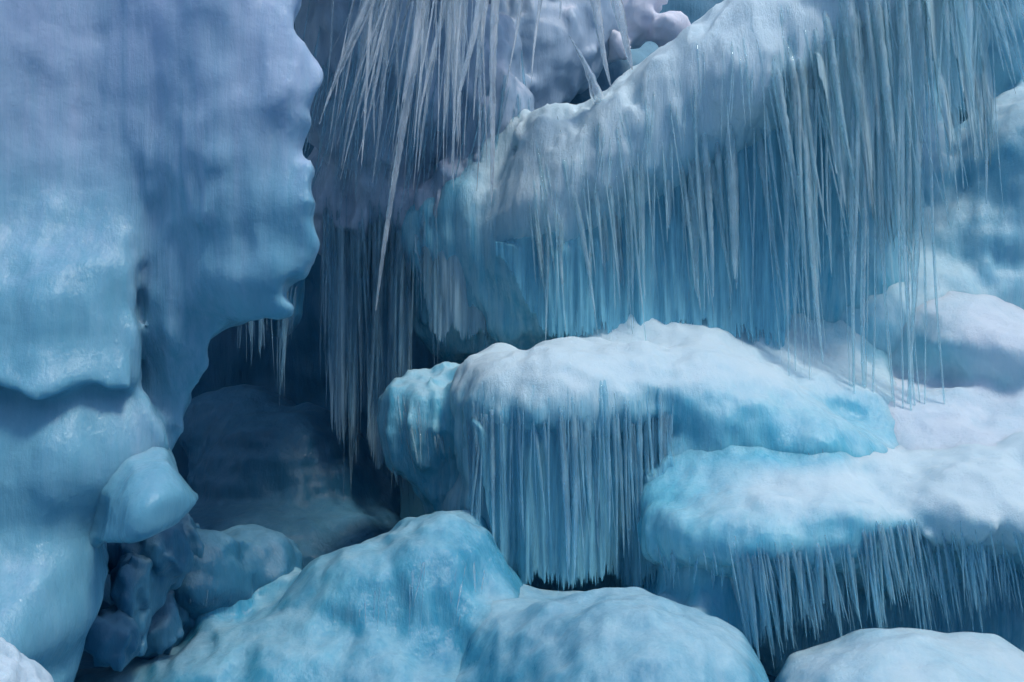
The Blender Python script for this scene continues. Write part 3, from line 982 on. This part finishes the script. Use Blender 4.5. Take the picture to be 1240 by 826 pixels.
sheet(o, fringe_wall, [(395, 260, 560), (436, 290, 570)], 60, 6.4, 8.4, M_SHEETD, 0.95, 0.0, cut=0.2)
curtain(o, pth, M_DARKC)

pill = Solid([Ell(325, 330, 6.1, 40, 30, 0.3), Ell(340, 370, 6.2, 24, 40, 0.2)], k=0.1, lump=(0.05, 3), seed=91)
o = body('ice_ledge', pill, 0.02, M_SHADE, up_frost(0.3, 0.9, 0.5))
tag(o, 'shaded knob of ice behind the jagged wall edge, with dark icicles hanging into the cave', 'ice ledge')
pth = hang(pill, [(292, 335, 450), (318, 350, 510), (335, 360, 520), (360, 345, 470)], 44, 5.4, 6.8, (0.5, 1.0), (0.004, 0.016), 0.0, (3, 10), leanvar=0.02)
curtain(o, pth, M_DARKC)

bulges = Solid([Ell(765, 22, 8.1, 32, 30, 0.25), Ell(805, 36, 8.0, 24, 22, 0.2), Ell(785, 0, 8.1, 26, 24, 0.2), Ell(745, -20, 8.2, 60, 40, 0.3), Ell(720, 20, 8.3, 30, 46, 0.25), Ell(740, 55, 8.0, 24, 20, 0.2)],
               k=0.05, lump=(0.10, 3.5), fine=(0.05, 8), seed=93)
o = body('snow_drift', bulges, 0.02, M_LILAC, lambda v, n: np.ones(len(v)) * 1.2)
tag(o, 'puffy pinkish white snow behind the slanting slab at the top', 'snow drift')

roof = Solid([Ell(480, -210, 6.4, 240, 120, 1.3, 0), Ell(250, -200, 6.5, 300, 120, 1.6), Ell(350, -230, 8.2, 420, 140, 1.2)], k=0.2, lump=(0.08, 1.8), seed=96)  # out of view; stretched back and left to darken the cave
o = body('ice_roof', roof, 0.05, M_LILAC, up_frost(0.3, 0.9, 0.8))
tag(o, 'overhanging ice roof above the fringe of clear icicles', 'ice roof')

# ---- unseen crevasse walls around the camera, added to shade the cave; open at the top
nth, nh = 220, 60
th = np.linspace(0, 2 * math.pi, nth, endpoint=False)
hh = np.linspace(-0.9, 5.0, nh)
T, Z = np.meshgrid(th, hh, indexing='ij')
base = np.stack([np.cos(T) * 5.6, np.sin(T) * 7.6, Z], -1).reshape(-1, 3)
sw = 1 + 0.35 * fbm(base, 0.35, 4, 0.55, 7.7) + 0.02 * base[:, 2]
cv = np.stack([base[:, 0] * sw, 3.4 + base[:, 1] * sw, base[:, 2]], 1)
ii, jj = np.meshgrid(np.arange(nth), np.arange(nh - 1), indexing='ij')
i2 = (ii + 1) % nth
cq = np.stack([ii * nh + jj, ii * nh + jj + 1, i2 * nh + jj + 1, i2 * nh + jj], -1).reshape(-1, 4)
o = link('added_cliff_ring', mesh_from('added_cliff_ring', cv, cq, M_SNOW, {'frost': np.full(len(cv), 0.8)}))  # bright snow material so the ring bounces fill light
tag(o, kind='structure')

# ------------------------------------------------------------------ icicles hanging from the roof (each a thing)
def icicle(px0, py0, px1, py1, d, r, mat, label, group, bead=0.0):
    a, b = P(px0, py0, d), P(px1, py1, d - 0.05)
    top = a
    L = np.linalg.norm(b - a)
    m = max(8, int(L / 0.03))
    t = np.linspace(0, 1, m)[:, None]
    path = (b - a) * t + np.stack([0.012 * np.sin(t[:, 0] * 5 + px0), 0.01 * np.sin(t[:, 0] * 4 + py1), 0 * t[:, 0]], 1)
    o = link('icicle', tube_mesh('icicle', [tube(path, r, 9, 0.08, 0.85, 0.15, bead=bead)], mat))
    o.location = top
    tag(o, label, 'icicle', group)
    return o


G1 = 'clear icicles hanging from the cave roof'
big = [(522, -95, 457, 376, 5.6, .026, 'longest clear icicle in the roof fringe, reaching down in front of the dark teal wall'),
       (606, -95, 592, 245, 5.5, .030, 'thick long glassy icicle with a straight needle tip, right of the fringe middle'),
       (596, -95, 556, 125, 5.4, .032, 'stout white glassy icicle leaning left, beside the thick straight needle'),
       (478, -95, 389, 150, 5.3, .024, 'leftmost slanting icicle of the roof fringe, nearest the tall wall'),
       (640, -95, 614, 112, 5.5, .022, 'short bright icicle right of the stout white one'),
       (520, -95, 488, 125, 5.4, .022, 'bright slim icicle in the middle of the fringe'),
       (660, -95, 646, 100, 5.7, .016, 'lone slim icicle at the right end of the fringe'),
       (676, -95, 676, 22, 5.7, .014, 'shortest straight icicle at the right end of the fringe'),
       (560, -95, 508, 150, 5.5, .020, 'clear icicle left of the stout white one with a forked look')]
for x0, y0, x1, y1, d, r, lab in big:
    icicle(x0, y0, x1, y1, d, r, M_CLEAR, lab, G1)
for i in range(80):
    x1 = rng.uniform(395, 590)
    y1 = rng.uniform(40, 235)
    x0 = 565 + (x1 - 565) * 0.55 + rng.normal(0, 12)
    if rng.uniform() < 0.25:
        x0 = x1 + rng.normal(10, 10)
    icicle(x0, -95, x1, y1, rng.uniform(5.4, 6.1), 0.005 + 0.014 * rng.uniform(0, 1) ** 2, M_CLEAR,
           'thin clear icicle among the dense fringe hanging from the cave roof', G1)

G2 = 'glassy pillars leaning above the slanting slab'
for x0, y0, x1, y1, d, r, lab in [(704, -60, 742, 104, 6.15, .050, 'thickest glassy pillar leaning right onto the top of the slanting slab'),
                                  (722, -70, 768, 84, 6.2, .040, 'glassy pillar just right of the thickest leaning one'),
                                  (728, 126, 692, 44, 0, .045, 'stubby glassy pillar left of the thickest leaning one')]:
    if d == 0:
        d = hit(slab_u, [x0], [y0], 5.6, 7.6, 160)[0][0, 1] + 0.05
    icicle(x0, y0, x1, y1, d, r, M_CLEAR, lab, G2)

# ------------------------------------------------------------------ camera, light, world
cam = bpy.data.cameras.new('camera')
cam.sensor_width = 36
cam.lens = 36 * F / W
cam.clip_start, cam.clip_end = 0.05, 2000
co = bpy.data.objects.new('camera', cam)
COL.objects.link(co)
co.location = (0, 0, CZ)
co.rotation_euler = (math.pi / 2, 0, 0)
sc.camera = co

SUN_EL, SUN_AZ = 60.0, 135.0            # azimuth clockwise from +Y (the view) towards +X
w = bpy.data.worlds.new('World')
sc.world = w
w.use_nodes = True
nt = w.node_tree
bg = nt.nodes['Background']
sky = nt.nodes.new('ShaderNodeTexSky')
sky.sky_type = 'NISHITA'
sky.sun_disc = False
sky.sun_elevation = math.radians(SUN_EL)
sky.sun_rotation = math.radians(SUN_AZ)
sky.air_density, sky.dust_density, sky.ozone_density = 1.0, 0.8, 0.95
nt.links.new(sky.outputs[0], bg.inputs[0])
bg.inputs[1].default_value = 0.15
sl = bpy.data.lights.new('sun', 'SUN')
sl.energy = 1.7
sl.angle = math.radians(11)
sl.color = (1.0, 0.95, 0.9)
so = bpy.data.objects.new('sun', sl)
COL.objects.link(so)
d = Vector((math.sin(math.radians(SUN_AZ)) * math.cos(math.radians(SUN_EL)), math.cos(math.radians(SUN_AZ)) * math.cos(math.radians(SUN_EL)), math.sin(math.radians(SUN_EL))))
so.rotation_euler = d.to_track_quat('Z', 'Y').to_euler()
so.location = d * 20

sc.view_settings.view_transform = 'Standard'
sc.view_settings.look = 'None'
sc.view_settings.exposure = 0.27
sc.view_settings.gamma = 1.0
cy = sc.cycles
cy.use_denoising = True
cy.max_bounces, cy.diffuse_bounces, cy.glossy_bounces, cy.transmission_bounces, cy.transparent_max_bounces = 9, 3, 3, 7, 16
cy.use_adaptive_sampling = True
cy.adaptive_threshold = 0.03
cy.blur_glossy = 0.5
cy.sample_clamp_indirect = 8
